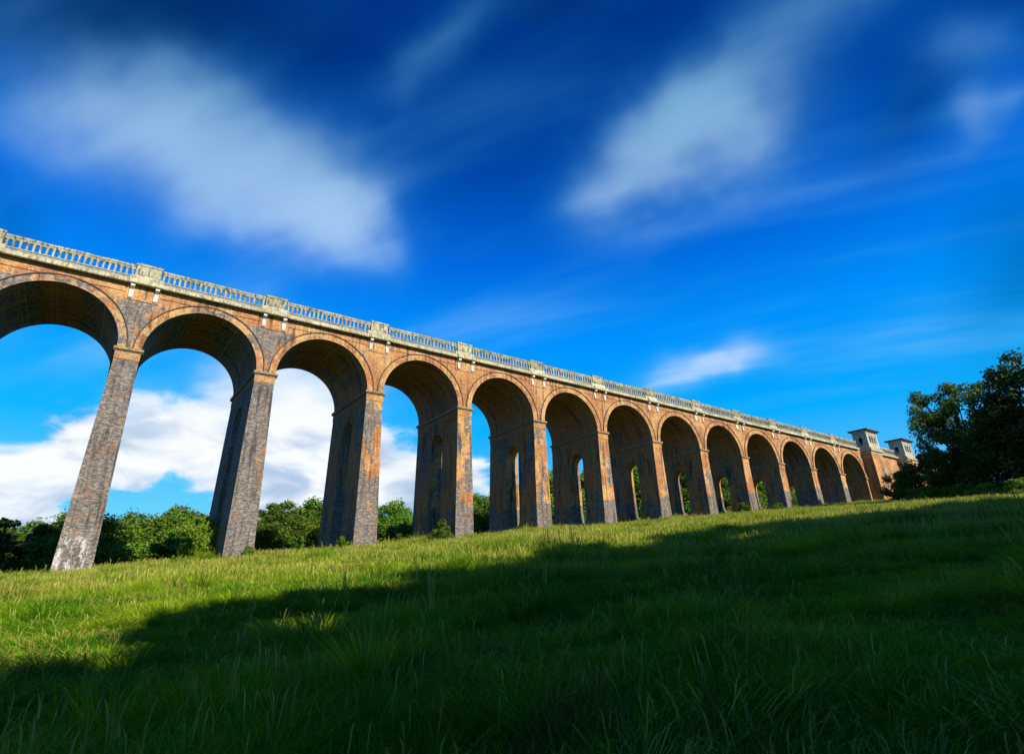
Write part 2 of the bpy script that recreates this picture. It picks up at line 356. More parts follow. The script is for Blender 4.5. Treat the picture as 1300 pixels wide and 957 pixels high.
c = t.mix(t.step(t.noise(P, 3.0, 4, 0.7), 0.35, 0.7), c, (0.03, 0.045, 0.01))
t.put(bs.inputs['Base Color'], c); t.put(bs.inputs['Normal'], bump(t, t.noise(P, 4.0, 5, 0.7), 1.0, 0.12))
SOIL = m_
def axis(lo, hi, step, far_lo, far_hi):
    a = list(np.arange(lo, hi + 1e-6, step)); s_ = step
    while a[-1] < far_hi: s_ *= 1.35; a.append(a[-1] + s_)
    s_ = step
    while a[0] > far_lo: s_ *= 1.35; a.insert(0, a[0] - s_)
    return np.array(a)
gx_, gy_ = axis(-30, 170, 1.0, -2500, 3000), axis(-75, 40, 1.0, -2500, 3000)
XX, YY = np.meshgrid(gx_, gy_, indexing='ij'); ZZ = gh(XX, YY); nx_, ny_ = XX.shape
vv = np.stack([XX, YY, ZZ], -1).reshape(-1, 3)
ii = (np.arange(nx_ - 1)[:, None] * ny_ + np.arange(ny_ - 1)[None]).ravel()
ff = np.stack([ii, ii + ny_, ii + ny_ + 1, ii + 1], 1)
def np_mesh(name, v_, f_, mats, mi=None, smooth=False):
    me = bpy.data.meshes.new(name); n = f_.shape[1]
    me.vertices.add(len(v_)); me.vertices.foreach_set('co', np.ascontiguousarray(v_, np.float32).ravel())
    me.loops.add(f_.size); me.loops.foreach_set('vertex_index', f_.astype(np.int32).ravel())
    me.polygons.add(len(f_)); me.polygons.foreach_set('loop_start', np.arange(0, f_.size, n, dtype=np.int32))
    me.polygons.foreach_set('loop_total', np.full(len(f_), n, np.int32))
    for m__ in mats: me.materials.append(m__)
    if mi is not None: me.polygons.foreach_set('material_index', mi.astype(np.int32))
    if smooth: me.polygons.foreach_set('use_smooth', np.ones(len(f_), bool))
    me.update(calc_edges=True); return me
ground = link(bpy.data.objects.new('ground', np_mesh('ground', vv, ff, [SOIL], smooth=True))); tag(ground, kind='structure')

# ------------------------------------------------------------------ the viaduct
PT = 11.0; W = 9.8; HP = 0.88; BAT = 0.0195; RAD = 4.62; HC = 0.23
rng = random.Random(5)
via = empty('viaduct', (0, 0, -17.4))
tag(via, 'long brick railway viaduct of tall arches with a pale stone balustrade crossing the meadow', 'viaduct')
def vpart(o):                                   # keep world placement under the viaduct's base
    o.parent = via; o.location = Vector(o.location) - Vector((0, 0, -17.4)); return o
def part(mb, name, mats, loc=(0, 0, 0)): return vpart(mb.build(name, mats, None, loc))

def pier_mesh(i):
    cx = i * PT; zb = float(gh(cx, 5)) - 2.5; zg = float(gh(cx, 5))
    hw = lambda z: HP - BAT * z
    yf = lambda z: 0.0 + 0.012 * z; yb = lambda z: W - 0.012 * z
    s0, s1, syc, sr = zg + 0.25, -2.1, 4.75, 1.42
    lv = {-0.12, zb}
    if s1 - s0 > 3.2:
        for k in range(9):
            a = math.pi / 2 * k / 8
            lv.add(round(s1 - sr + sr * math.sin(a), 4)); lv.add(round(s0 + sr - sr * math.sin(a), 4))
        lv |= {s1 - sr - (s1 - s0 - 2 * sr) * k / 5 for k in range(1, 5)}
        def s(z):
            if z >= s1 or z <= s0: return 0.0
            if z > s1 - sr: return math.sqrt(max(0, sr * sr - (z - s1 + sr) ** 2))
            if z < s0 + sr: return math.sqrt(max(0, sr * sr - (z - s0 - sr) ** 2))
            return sr
    else: s = lambda z: 0.0
    lv = sorted(lv); m = MB()
    for a, b in zip(lv, lv[1:]):
        if b - a < 1e-3: continue
        sa_, sb_ = s(a), s(b); slot = sa_ > 1e-3 or sb_ > 1e-3
        xa, xb = hw(a), hw(b)
        for sg in (-1, 1):
            for ya0, ya1, yb0, yb1 in ((yf(a), syc - sa_, yf(b), syc - sb_), (syc + sa_, yb(a), syc + sb_, yb(b))):
                m.add([(cx + sg * xa, ya0, a), (cx + sg * xa, ya1, a), (cx + sg * xb, yb1, b), (cx + sg * xb, yb0, b)], [(0, 1, 2, 3)])
        for fa, fb in ((yf(a), yf(b)), (yb(a), yb(b))):
            m.add([(cx - xa, fa, a), (cx + xa, fa, a), (cx + xb, fb, b), (cx - xb, fb, b)], [(0, 1, 2, 3)])
        if slot:
            for sg in (-1, 1):
                m.add([(cx - xa, syc + sg * sa_, a), (cx + xa, syc + sg * sa_, a), (cx + xb, syc + sg * sb_, b), (cx - xb, syc + sg * sb_, b)], [(0, 1, 2, 3)])
    m.add([(cx - HP, 0, -0.12), (cx + HP, 0, -0.12), (cx + HP, W, -0.12), (cx - HP, W, -0.12)], [(0, 1, 2, 3)])
    me = bpy.data.meshes.new('pier'); me.from_pydata(m.v, [], m.f); me.materials.append(BR_PIER)
    import bmesh
    bm = bmesh.new(); bm.from_mesh(me); bmesh.ops.remove_doubles(bm, verts=bm.verts, dist=1e-4); bmesh.ops.dissolve_degenerate(bm, edges=bm.edges, dist=1e-4)
    bmesh.ops.recalc_face_normals(bm, faces=bm.faces); bm.to_mesh(me); bm.free()
    return me
BAYS = range(-4, 13)
cap_me = neck_me = None
for i in BAYS:
    p_ = bpy.data.objects.new('pier', pier_mesh(i)); link(p_); vpart(p_)
    if cap_me is None:
        m = MB(); m.prism_x([(-0.10, -0.12), (-0.16, -0.06), (-0.26, 0.0), (-0.26, 0.16), (-0.20, 0.22), (W + 0.20, 0.22), (W + 0.26, 0.16), (W + 0.26, 0.0), (W + 0.16, -0.06), (W + 0.10, -0.12)], -1.08, 1.08)
        cap_me = m.mesh('capital', DARKST)
        m = MB(); m.box(-HP - 0.05, HP + 0.05, -0.06, W + 0.06, -0.80, -0.125); neck_me = m.mesh('neck_band', BR_PIER)
    for me, nm in ((cap_me, 'capital'), (neck_me, 'neck_band')):
        o = bpy.data.objects.new(nm, me); o.location = (i * PT, 0, 0); link(o, p_)

TOPZ = 6.12
def arch_mesh(flatwall=False):
    m = MB(); n = 40
    pts = [(HP, 0.225)] + [(5.5 - RAD * math.cos(math.pi * k / n), HC + RAD * math.sin(math.pi * k / n)) for k in range(n + 1)] + [(PT - HP, 0.225)]
    out_ = [(0, 0.225)] + pts + [(PT, 0.225)]
    for (xa, za), (xb, zb) in zip(out_, out_[1:]):
        if abs(xa - xb) > 1e-6:
            for y in (0, W): m.add([(xa, y, za), (xb, y, zb), (xb, y, TOPZ), (xa, y, TOPZ)], [(0, 1, 2, 3)])
    for (xa, za), (xb, zb) in zip(pts, pts[1:]):
        m.add([(xa, 0, za), (xb, 0, zb), (xb, W, zb), (xa, W, za)], [(0, 1, 2, 3)])
    m.add([(0, 0, TOPZ), (PT, 0, TOPZ), (PT, W, TOPZ), (0, W, TOPZ)], [(0, 1, 2, 3)])
    me = bpy.data.meshes.new('arch'); me.from_pydata(m.v, [], m.f); me.materials.append(BR_WALL); return me
def ring_mesh(r0, r1, y0, y1, name, mt, n=44):
    m = MB(); vs = []; fs = []
    prof = [(r0, y0), (r1, y0), (r1, y1), (r0, y1)]
    for k in range(n + 1):
        a = math.pi * k / n
        for r_, y_ in prof: vs.append((5.5 - r_ * math.cos(a), y_, HC + r_ * math.sin(a)))
    for k in range(n):
        for q in range(4): fs.append((k * 4 + q, k * 4 + (q + 1) % 4, (k + 1) * 4 + (q + 1) % 4, (k + 1) * 4 + q))
    fs += [(0, 1, 2, 3), tuple(n * 4 + q for q in (3, 2, 1, 0))]
    m.add(vs, fs); return m.mesh(name, mt)
A_ME = arch_mesh()
R_IN = ring_mesh(RAD - 0.005, RAD + 0.20, -0.035, 0.05, 'inner_ring', BR_RING); R_OUT = ring_mesh(RAD + 0.205, RAD + 0.60, -0.05, 0.05, 'outer_ring', BR_RING)
R_HD = ring_mesh(RAD + 0.605, RAD + 0.69, -0.13, 0.05, 'hood_mould', HOODM)
m = MB(); m.box(0, PT, -0.07, 0.04, 5.30, 5.42); STR_ME = m.mesh('string_course', BR_WALL)
m = MB(); m.box(-1.28, 1.28, -0.065, 0.04, 4.66, 5.298); m.box(-1.28, 1.28, -0.065, 0.04, 5.425, 6.10); STRIP_ME = m.mesh('spandrel_strip', BR_WALL)
m = MB(); m.prism_x([(0.0, 6.025), (-0.50, 6.025), (-0.50, 5.78), (-0.40, 5.72), (-0.17, 5.66), (-0.13, 5.40), (-0.22, 5.34), (-0.22, 4.86), (-0.16, 4.78), (0.0, 4.78)], -0.16, 0.16); BRK_ME = m.mesh('bracket', WHITE)
m = MB(); m.box(-0.97, 0.97, 0.0, 0.62, 7.052, 8.08); m.box(-0.80, 0.80, -0.03, 0.0 - 0.001, 7.25, 7.88); m.box(-1.03, 1.03, -0.05, 0.68, 8.083, 8.27); PED_ME = m.mesh('pedestal', STONE)
m = MB()
m.prism_x([(0.0, 6.13), (-0.16, 6.13), (-0.20, 6.05), (-0.64, 6.03), (-0.68, 6.10), (-0.68, 6.38), (-0.58, 6.45), (-0.10, 6.53), (-0.10, 6.93), (-0.05, 7.05), (0.7, 7.05), (0.7, 6.13)], -1.30, 1.30); BLK_ME = m.mesh('pedestal_base', CORN)
NST = 8; L0, L1 = 1.305, PT - 1.305; SW = (L1 - L0) / NST
m = MB(); m.prism_x([(0.0, 6.13), (-0.16, 6.13), (-0.20, 6.07), (-0.52, 6.05), (-0.55, 6.12), (-0.55, 6.36), (-0.46, 6.42), (-0.02, 6.50), (0.7, 6.50), (0.7, 6.13)], 0.006, SW - 0.006); CST_ME = m.mesh('cornice_stone', CORN)
m = MB(); m.box(1.302, PT - 1.302, 0.03, 0.5, 6.505, 6.85); m.box(1.302, PT - 1.302, -0.03, 0.50, 6.853, 6.955); PLI_ME = m.mesh('plinth_rail', GREYST)
C0, C1 = 1.035, PT - 1.035; CW = (C1 - C0) / NST
m = MB(); m.prism_x([(0.02, 7.66), (0.0, 7.80), (-0.05, 7.86), (-0.05, 8.0), (0.02, 8.05), (0.22, 8.05), (0.29, 8.0), (0.29, 7.86), (0.24, 7.80), (0.22, 7.66)], 0.004, CW - 0.004); COP_ME = m.mesh('coping_stone', STONE)
# a baluster: slim shaft whose head spreads into the little arches
BP = 0.43; hb = BP / 2
prof = [(-0.105, 0.0), (-0.105, 0.06), (-0.07, 0.09), (-0.07, 0.545)] + [(-hb + (hb - 0.07) * math.cos(a), 0.545 + 0.145 * math.sin(a)) for a in [math.pi / 2 * k / 4 for k in range(1, 5)]] + [(-hb, 0.705)]
prof = prof + [(-x_, z_) for x_, z_ in reversed(prof)]
m = MB(); n = len(prof)
m.add([(x_, 0.04, z_) for x_, z_ in prof] + [(x_, 0.20, z_) for x_, z_ in prof], [tuple(range(n)), tuple(range(2 * n - 1, n - 1, -1))] + [(k, k + n, (k + 1) % n + n, (k + 1) % n) for k in range(n)])
BAL_ME = m.mesh('baluster', STONE)
NB = 20; bx = [C0 + 0.18 + BP * k for k in range(NB + 1)]; bx = [x_ for x_ in bx if x_ < C1 - 0.1]
def inst(me, nm, loc, parent=None):
    o = bpy.data.objects.new(nm, me); o.location = loc; link(o, parent)
    return o if parent else vpart(o)
for i in BAYS:
    X0 = i * PT
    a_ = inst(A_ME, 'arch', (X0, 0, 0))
    for me, nm in ((R_IN, 'inner_ring'), (R_OUT, 'outer_ring'), (R_HD, 'hood_mould')): inst(me, nm, (0, 0, 0), a_)
    inst(STR_ME, 'string_course', (X0, 0, 0))
    b_ = inst(PLI_ME, 'balustrade', (X0, 0, 0))
    if i >= 0:
        for k in range(NST):
            inst(CST_ME, 'cornice_stone', (X0 + L0 + SW * k, rng.uniform(-.012, .012), rng.uniform(-.006, .006)))
            inst(COP_ME, 'coping_stone', (C0 + CW * k, rng.uniform(-.02, .02), rng.uniform(-.02, .012)), b_)
        for x_ in bx: inst(BAL_ME, 'baluster', (x_, 0, 6.956), b_)
    else:                                       # bays left of the frame
        for k in range(NST): inst(CST_ME, 'cornice_stone', (X0 + L0 + SW * k, 0, 0))
        for k in range(NST): inst(COP_ME, 'coping_stone', (C0 + CW * k, 0, 0), b_)
        m = MB(); bv = [v.co[:] for v in BAL_ME.vertices]; bf = [tuple(p.vertices) for p in BAL_ME.polygons]
        for x_ in bx: m.add([(v[0] + x_, v[1], v[2] + 6.956) for v in bv], bf)
        o = m.build('baluster_row', STONE, b_); tag(o, kind='stuff')
for i in range(-4, 13):
    X0 = i * PT
    inst(STRIP_ME, 'spandrel_strip', (X0, 0, 0)); inst(BLK_ME, 'pedestal_base', (X0, 0, 0)); inst(PED_ME, 'pedestal', (X0, 0, 0))
    for s_ in (-0.90, 0.97): inst(BRK_ME, 'bracket', (X0 + s_, 0, 0))
# far side parapet and the deck
XL, XR = -4 * PT - 1.3, 190.0
m = MB(); m.box(XL, XR, 0.705, W - 0.705, 6.125, 6.62); part(m, 'trackbed', BALLAST)
m = MB(); bv = [v.co[:] for v in BAL_ME.vertices]; bf = [tuple(p.vertices) for p in BAL_ME.polygons]
m.prism_x([(W, 6.13), (W + 0.36, 6.13), (W + 0.46, 6.42), (W + 0.02, 6.56), (W - 0.7, 6.56), (W - 0.7, 6.13)], XL, XR)
m.box(XL, XR, W - 0.5, W, 6.56, 6.955); m.box(XL, XR, W - 0.28, W + 0.05, 7.66, 8.04)
for i in range(-4, 17):
    m.box(i * PT - 1.0, i * PT + 1.0, W - 0.62, W + 0.07, 7.035, 8.25)
    for x_ in bx: m.add([(i * PT + x_ + v[0], W - v[1], v[2] + 6.956) for v in bv], bf)
o = part(m, 'far_parapet', STONE); tag(o, kind='stuff')
# abutment: solid wall with two projecting blocks that carry the pavilions
m = MB(); m.box(143.005, XR, 0.012, W - 0.012, -16, 6.118); m.box(142.14, 143.0, 0.02, W - 0.02, -16, 0.22); part(m, 'abutment_wall', BR_WALL)
m = MB(); m.prism_x([(0.1, 0.225), (-0.20, 0.225), (-0.20, 0.0), (-0.08, -0.10), (0.1, -0.10)], 141.92, 142.98); m.box(141.92, 142.135, 0.1, W, -0.02, 0.225); part(m, 'capital', DARKST)
def block(x0, x1):
    m = MB(); m.add([(x, y, z) for z, d in ((-16, 0.25), (5.2, 0)) for x, y in ((x0 - d * .3, -2.0 - d), (x1 + d * .3, -2.0 - d), (x1 + d * .3, 0.0), (x0 - d * .3, 0.0))],
                    [(0, 1, 5, 4), (1, 2, 6, 5), (2, 3, 7, 6), (3, 0, 4, 7), (4, 5, 6, 7), (0, 3, 2, 1)])
    part(m, 'buttress', BR_WALL)
    m = MB(); m.box(x0 - 0.05, x1 + 0.05, -2.06, 0.0, 5.205, 5.70); m.box(x0 - 0.3, x1 + 0.35, -2.35, -0.001, 5.705, 6.13); m.box(x0 - 0.2, x1 + 0.25, -2.22, 0.7, 6.135, 6.42); part(m, 'buttress_cornice', CORN)
block(143.0, 148.1); block(160.6, 165.7)
for xa, xb in ((148.46, 160.28), (166.06, XR)):
    m = MB(); m.prism_x([(0.0, 6.13), (-0.16, 6.13), (-0.20, 6.07), (-0.52, 6.05), (-0.55, 6.12), (-0.55, 6.36), (-0.46, 6.42), (-0.02, 6.50), (0.7, 6.50), (0.7, 6.13)], xa, xb); part(m, 'end_cornice', CORN)
    m = MB(); m.box(xa, xb, 0.0, 0.5, 6.505, 6.955); m.box(xa, xb, -0.05, 0.28, 7.665, 8.05)
    k = xa + 0.2
    while k < xb - 0.2: m.add([(k + v[0], v[1], v[2] + 6.956) for v in bv], bf); k += BP
    o = part(m, 'end_balustrade', STONE); tag(o, kind='stuff')

def pavilion(x0, label):
    root = empty('pavilion', (x0, 0, 6.42)); tag(root, label, 'pavilion', 'stone pavilions at the hill end of the viaduct')
    wx, y0, y1, h = 4.9, -1.9, 0.5, 3.55
    m = MB(); th = 0.4
    # front wall with three arched openings between piers, side walls with one
    def wall_with_openings(along, fixed0, fixed1, a0, a1, ops, z0=0.0, z1=h):
        cuts = sorted(ops); edges = [a0]
        def put(p0, p1, q0, q1):
            if along == 'x': m.box(p0, p1, fixed0, fixed1, q0, q1)
            else: m.box(fixed0, fixed1, p0, p1, q0, q1)
        prev = a0
        for c_, hw_, b0, b1 in cuts:
            put(prev, c_ - hw_, z0, z1); put(c_ - hw_, c_ + hw_, z0, b0); put(c_ - hw_, c_ + hw_, b1, z1)
            n_ = 6                                            # arched head
            for k in range(n_):
                xa_ = -hw_ + 2 * hw_ * k / n_; xb_ = -hw_ + 2 * hw_ * (k + 1) / n_; xm = (xa_ + xb_) / 2
                put(c_ + xa_, c_ + xb_, b1 - hw_ + math.sqrt(max(0, hw_ * hw_ - xm * xm)), b1)
            prev = c_ + hw_
        put(prev, a1, z0, z1)
    wall_with_openings('x', y0, y0 + th, 0.0, wx, [(1.35, 0.33, 1.2, 2.7), (2.45, 0.33, 1.2, 2.7), (3.55, 0.33, 1.2, 2.7)])
    wall_with_openings('y', 0.002, th, y0 + th + .002, y1, [(-0.5, 0.42, 0.6, 2.4)])
    wall_with_openings('y', wx - th, wx - 0.002, y0 + th + .002, y1, [(-0.5, 0.42, 0.6, 2.4)])
    m.box(0.004, wx - .004, y1 + .002, y1 + th, 0, h)
    m.build('wall', PAV, root)
    m = MB(); m.box(th + .002, wx - th - .002, 0.1, 0.15, 0.0, h - .05); m.build('interior_shade_panel', SHADE_FILL, root)  # added dark sheet: paints the unlit interior behind the open arches
    m = MB(); m.box(-0.10, wx + 0.10, y0 - 0.10, y0 - 0.002, 0.0, 0.45); m.box(-0.10, wx + 0.10, y0 - 0.08, y0 - .002, 3.0, 3.18); m.box(-0.10, -0.002, y0 - .002, y1, 0.0, 0.45); m.box(-0.08, -0.002, y0 - .002, y1, 3.0, 3.18); m.build('moulding', PAV, root)
    m = MB()
    for x_ in (0.02, wx - 0.5): m.box(x_, x_ + 0.48, y0 - 0.07, y0 - 0.002, 0.452, 2.998)
    for x_ in (1.90, 3.0): m.box(x_ - 0.1, x_ + 0.1, y0 - 0.06, y0 - 0.002, 1.0, 2.75)
    m.build('pilaster', PAV, root)
    r = m = MB(); m.box(-0.25, wx + 0.25, y0 - 0.25, y1 + 0.5, h + .002, h + 0.2); rf = m.build('eaves', PAV, root)
    m = MB(); z0 = h + 0.203; a, b, c_, d = -0.65, wx + 0.65, y0 - 0.65, y1 + 0.9
    m.add([(a, c_, z0), (b, c_, z0), (b, d, z0), (a, d, z0), (a, c_, z0 + 0.26), (b, c_, z0 + 0.26), (b, d, z0 + 0.26), (a, d, z0 + 0.26), (1.9, -0.8, z0 + 0.65), (wx - 1.9, -0.8, z0 + 0.65), (wx - 1.9, -0.3, z0 + 0.65), (1.9, -0.3, z0 + 0.65)],
          [(0, 1, 2, 3), (0, 1, 5, 4), (1, 2, 6, 5), (2, 3, 7, 6), (3, 0, 4, 7), (4, 5, 9, 8), (5, 6, 10, 9), (6, 7, 11, 10), (7, 4, 8, 11), (8, 9, 10, 11)])
    m.build('roof', LEAD, root)
    return root
pavilion(143.1, 'pale stone pavilion with flat dark roof standing clear above the last arch')
pavilion(160.7, 'pale stone pavilion farther along the parapet, partly behind the dark trees')

# ------------------------------------------------------------------ vegetation
def leaf_cloud(centers, radii, n, size, rs, flat_=1.0, droop=0.0):
    rs_ = np.random.RandomState(rs); cen = np.array(centers); rad = np.array(radii)
    pr = rad ** 2; k = rs_.choice(len(cen), n, p=pr / pr.sum())
    d = rs_.normal(size=(n, 3)); d /= np.linalg.norm(d, axis=1)[:, None]
    rr = rad[k] * (0.55 + 0.5 * rs_.rand(n)) * (1 + 0.18 * rs_.normal(size=n))
    c = cen[k] + d * rr[:, None] * np.array([1, 1, flat_])
    nrm = d * 0.7 + rs_.normal(size=(n, 3)) * 0.75 + np.array([0, 0, 0.35]); nrm /= np.linalg.norm(nrm, axis=1)[:, None]
    t1 = np.cross(nrm, rs_.normal(size=(n, 3))); t1 /= np.linalg.norm(t1, axis=1)[:, None]; t2 = np.cross(nrm, t1)
    s_ = size * (0.6 + 0.8 * rs_.rand(n))[:, None]
    q = np.stack([c - t1 * s_, c + t2 * s_ * 0.55 + nrm * s_ * 0.12, c + t1 * s_, c - t2 * s_ * 0.55 + nrm * s_ * 0.12], 1)
    return q.reshape(-1, 3), np.arange(n * 4).reshape(-1, 4)
def tree_proto(seed, H, wid, base, npuff, nleaf, leaf, mt, puffr=(0.10, 0.17), flat_=0.75, shape='round'):
    rs_ = random.Random(seed); cen = []; rad = []; limbs = MB()
    top = H * 0.62
    tp = [Vector((0, 0, -0.8))]; rr = [H * 0.030]
    for k in range(1, 7): tp.append(Vector((rs_.uniform(-.02, .02) * H * k / 3, rs_.uniform(-.02, .02) * H * k / 3, top * k / 6))); rr.append(H * 0.024 * (1 - k / 8))
    limbs.tube(tp, rr, 8)
    for k in range(npuff):
        for _ in range(50):
            x, y, z = rs_.uniform(-1, 1), rs_.uniform(-1, 1), rs_.uniform(-1, 1)
            r_ = math.sqrt(x * x + y * y + z * z)
            if 0.35 < r_ < 1: break
        zz = (z + 1) / 2
        wfac = {'round': 1.0, 'cone': 1.15 * (1 - zz) + 0.12, 'layer': 1.0 - 0.3 * zz}[shape]
        hz = base + (H - base) * (0.06 + 0.88 * zz)
        r0 = rs_.uniform(*puffr) * H * (1.15 - 0.45 * zz)
        c = Vector((x * wid * wfac, y * wid * wfac, hz)); cen.append(c); rad.append(r0)
        if k % 2 == 0:
            st_ = tp[min(6, max(1, int(hz / H * 6) - 1))]; mid = (st_ + c) / 2 + Vector((0, 0, -0.03 * H))
            limbs.tube([st_, mid, c], [H * 0.010, H * 0.006, H * 0.002], 5)
    v_, f_ = leaf_cloud(cen, rad, nleaf, leaf, seed, flat_)
    v_[:, 2] = np.maximum(v_[:, 2], 0.05)
    return limbs.mesh('trunk', BARK), np_mesh('crown', v_, f_, [mt])
PR = {
 'oak1': tree_proto(1, 12, 4.6, 0.6, 60, 34000, 0.17, LEAF),
 'oak2': tree_proto(2, 12, 5.4, 0.4, 75, 38000, 0.17, LEAF, (0.07, 0.14)),
 'oak3': tree_proto(3, 12, 4.3, 0.8, 60, 32000, 0.16, LEAFY, (0.07, 0.14)),
 'ash': tree_proto(4, 12, 4.6, 0.8, 80, 30000, 0.16, LEAF, (0.05, 0.11), 0.6),
 'layered': tree_proto(5, 11, 5.4, 0.8, 60, 18000, 0.21, LEAFM, (0.08, 0.14), 0.4, 'layer'),
 'open': tree_proto(6, 18, 6.4, 1.2, 110, 34000, 0.17, LEAF, (0.05, 0.085), 0.7),
 'dark': tree_proto(7, 18, 7.2, 0.4, 100, 44000, 0.20, LEAFD, (0.07, 0.12), 0.8),
 'shade': tree_proto(8, 16, 6.6, 0.2, 130, 17000, 0.42, LEAF, (0.055, 0.11)),
 'cone': tree_proto(9, 3, 0.95, 0.05, 34, 5200, 0.075, LEAFY, (0.06, 0.12), 0.8, 'cone'),
 'sapling': tree_proto(10, 2.4, 0.55, 0.15, 16, 1300, 0.085, LEAFY, (0.06, 0.12), 0.8),
 'bush': tree_proto(11, 3, 1.9, 0.05, 26, 5200, 0.11, LEAFY, (0.12, 0.22), 0.75),
 'bushd': tree_proto(12, 3, 2.1, 0.05, 26, 5200, 0.11, LEAFM, (0.12, 0.22), 0.75),
}
def plant(proto, x, y, H, label, cat, name, group=None, wide=1.0, rz=None, H0={'cone': 3, 'sapling': 2.4, 'bush': 3, 'bushd': 3, 'open': 18, 'dark': 18, 'shade': 16, 'layered': 11}):
    s_ = H / H0.get(proto, 12)
    o = empty(name, (x, y, float(gh(x, y)) - 0.1), rng.uniform(0, 6.28) if rz is None else rz, (s_ * wide, s_ * wide, s_)); tag(o, label, cat, group)
    for me, nm in zip(PR[proto], ('trunk', 'crown')): link(bpy.data.objects.new(nm, me), o)
    return o
BACK = [
 ('oak2', -4.0, 47.0, 13.0, 'broad green tree just outside the left edge of the row behind the piers'),
 ('layered', 4.5, 44.0, 12.2, 'dark spreading tree left of the first leaning grey pier'),
 ('oak1', 5.5, 66.0, 15.6, 'rounded green tree rising behind the spreading one at the far left'),
 ('oak1', 11.5, 42.0, 12.1, 'green tree whose crown shows on both sides of the leftmost pier'),
 ('oak2', 15.3, 57.0, 13.2, 'rounded tree just right of the leftmost pier'),
 ('oak1', 21.0, 66.0, 16.5, 'tall rounded tree at the middle of the gap between the first two piers'),
 ('ash', 23.8, 44.0, 10.7, 'tree close to the left of the second pier, behind the bush'),
 ('oak3', 31.0, 66.0, 15.8, 'tree mostly hidden behind the second grey pier'),
 ('oak3', 33.4, 44.0, 11.2, 'yellowish green tree just right of the second pier'),
 ('ash', 42.8, 60.0, 16.8, 'taller loose tree between the second and third piers'),
 ('oak3', 45.3, 45.0, 11.4, 'pale green tree touching the left of the third pier'),
 ('oak1', 57.0, 48.0, 13.3, 'deep green tree just right of the third pier'),
 ('oak3', 54.5, 35.0, 7.6, 'low light green tree in front of the others between third and fourth piers'),
 ('oak2', 72.5, 55.0, 13.5, 'tree mostly hidden behind the fourth pier'),
 ('oak1', 69.8, 37.0, 10.6, 'dark green tree in the narrow gap right of the fourth pier'),
 ('oak3', 85.9, 56.8, 13.6, 'small tree seen beside the fifth pier'),
 ('ash', 98.3, 65.9, 20.2, 'tree behind the slot of the fifth pier'),
 ('oak1', 105.6, 59.6, 21.7, 'tree filling the slot of the sixth pier'),
 ('oak3', 120.2, 64.0, 25.9, 'bright green tree filling the slot of the seventh pier'),
 ('oak1', 130.2, 59.7, 25.2, 'tree seen through the slot of the eighth pier'),
 ('ash', 143.8, 61.7, 25.8, 'olive green tree seen through the slot of the ninth pier'),
 ('oak1', 149.8, 55.8, 23.0, 'tree filling the slot of the tenth pier'),
 ('oak2', 175.0, 61.6, 25.9, 'spreading tree behind the last slotted piers'),
 ('ash', 190.6, 64.4, 25.9, 'loose tree behind the last arches before the pavilion'),
 ('oak1', 201.6, 60.3, 25.9, 'tree behind the last arch before the pavilion'),
 ('oak2', 209.8, 62.9, 25.9, 'tree showing through the slot of the eleventh pier'),
 ('oak1', 221.8, 62.1, 25.9, 'farthest tree behind the abutment wall'),
]
for pr, x, y, H, lb in BACK: plant(pr, x, y, H, lb, 'tree', 'broadleaf_tree', 'trees beyond the viaduct', 1.22)
for pr, x, y, H, lb in (
 ('oak3', 19.0, 80, 18.2, 'farther tree peeping over the middle of the first gap'),
 ('oak2', 27.5, 76, 17.6, 'farther tree just left of the second pier, behind the nearer ones'),
 ('oak1', 38.5, 72, 17.0, 'farther tree in the left half of the second gap'),
 ('oak2', 50.0, 70, 17.4, 'farther tree beside the left edge of the third pier'),
 ('oak3', 63.5, 66, 16.0, 'farther pale tree beyond the gap between third and fourth piers'),
 ('oak2', 38.5, 50, 12.6, 'middle tree of the second gap with a broad even crown'),
 ('oak1', 76.0, 44, 13.2, 'tree half seen to the right of the narrow gap beside the fourth pier')):
    plant(pr, x, y, H, lb, 'tree', 'broadleaf_tree', 'trees beyond the viaduct', 1.25)
RIGHT = [
 ('open', 119.0, -25.0, 20.6, 0.95, 'loose open-crowned green tree standing tallest beside the far pavilion'),
 ('dark', 118.0, -38.5, 22.8, 1.05, 'very dark dense tree at the right edge of the photo'),
 ('dark', 108.0, -44, 21.5, 0.95, 'dark tree just beyond the right edge of the photo'),
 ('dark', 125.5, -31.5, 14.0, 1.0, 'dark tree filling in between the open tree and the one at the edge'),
 ('bushd', 124.5, -17.5, 8.0, 0.9, 'dark bushy small tree in front of the abutment wall'),
 ('bushd', 119.5, -21.5, 7.0, 1.1, 'dark bush at the foot of the open-crowned tree'),
 ('bush', 124.5, -12.5, 5.6, 0.8, 'sunlit bush covering the foot of the abutment'),
 ('bushd', 116.0, -28.5, 6.5, 1.2, 'dark bush under the dense trees on the crest'),
]
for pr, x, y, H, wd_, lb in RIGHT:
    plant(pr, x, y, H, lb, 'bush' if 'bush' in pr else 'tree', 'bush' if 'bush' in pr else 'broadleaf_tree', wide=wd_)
for x, y, H, lb in ((112, -17, 2.4, 'low feathery shrub leftmost along the crest below the far pavilion'), (108, -21, 2.6, 'low pale shrub on the crest in front of the dark bush'), (106, -26, 2.4, 'low shrub on the crest under the open-crowned tree'), (101, -30, 2.3, 'low shrub on the crest below the dark trees'), (97, -35, 2.5, 'low shrub on the crest at the right edge')):
    plant('bush', x, y, H, lb, 'shrub', 'shrub', 'low shrubs along the crest', 1.25)
plant('bush', 20.2, 5.5, 4.4, 'leafy green bush against the dark left side of the second pier', 'bush', 'bush', wide=0.75)
plant('sapling', 22.6, -0.9, 1.7, 'thin sapling in front of the grey foot of the second pier', 'sapling', 'sapling')
plant('sapling', 31.2, 0.8, 2.3, 'slender bright sapling against the dark side of the third pier', 'sapling', 'sapling')
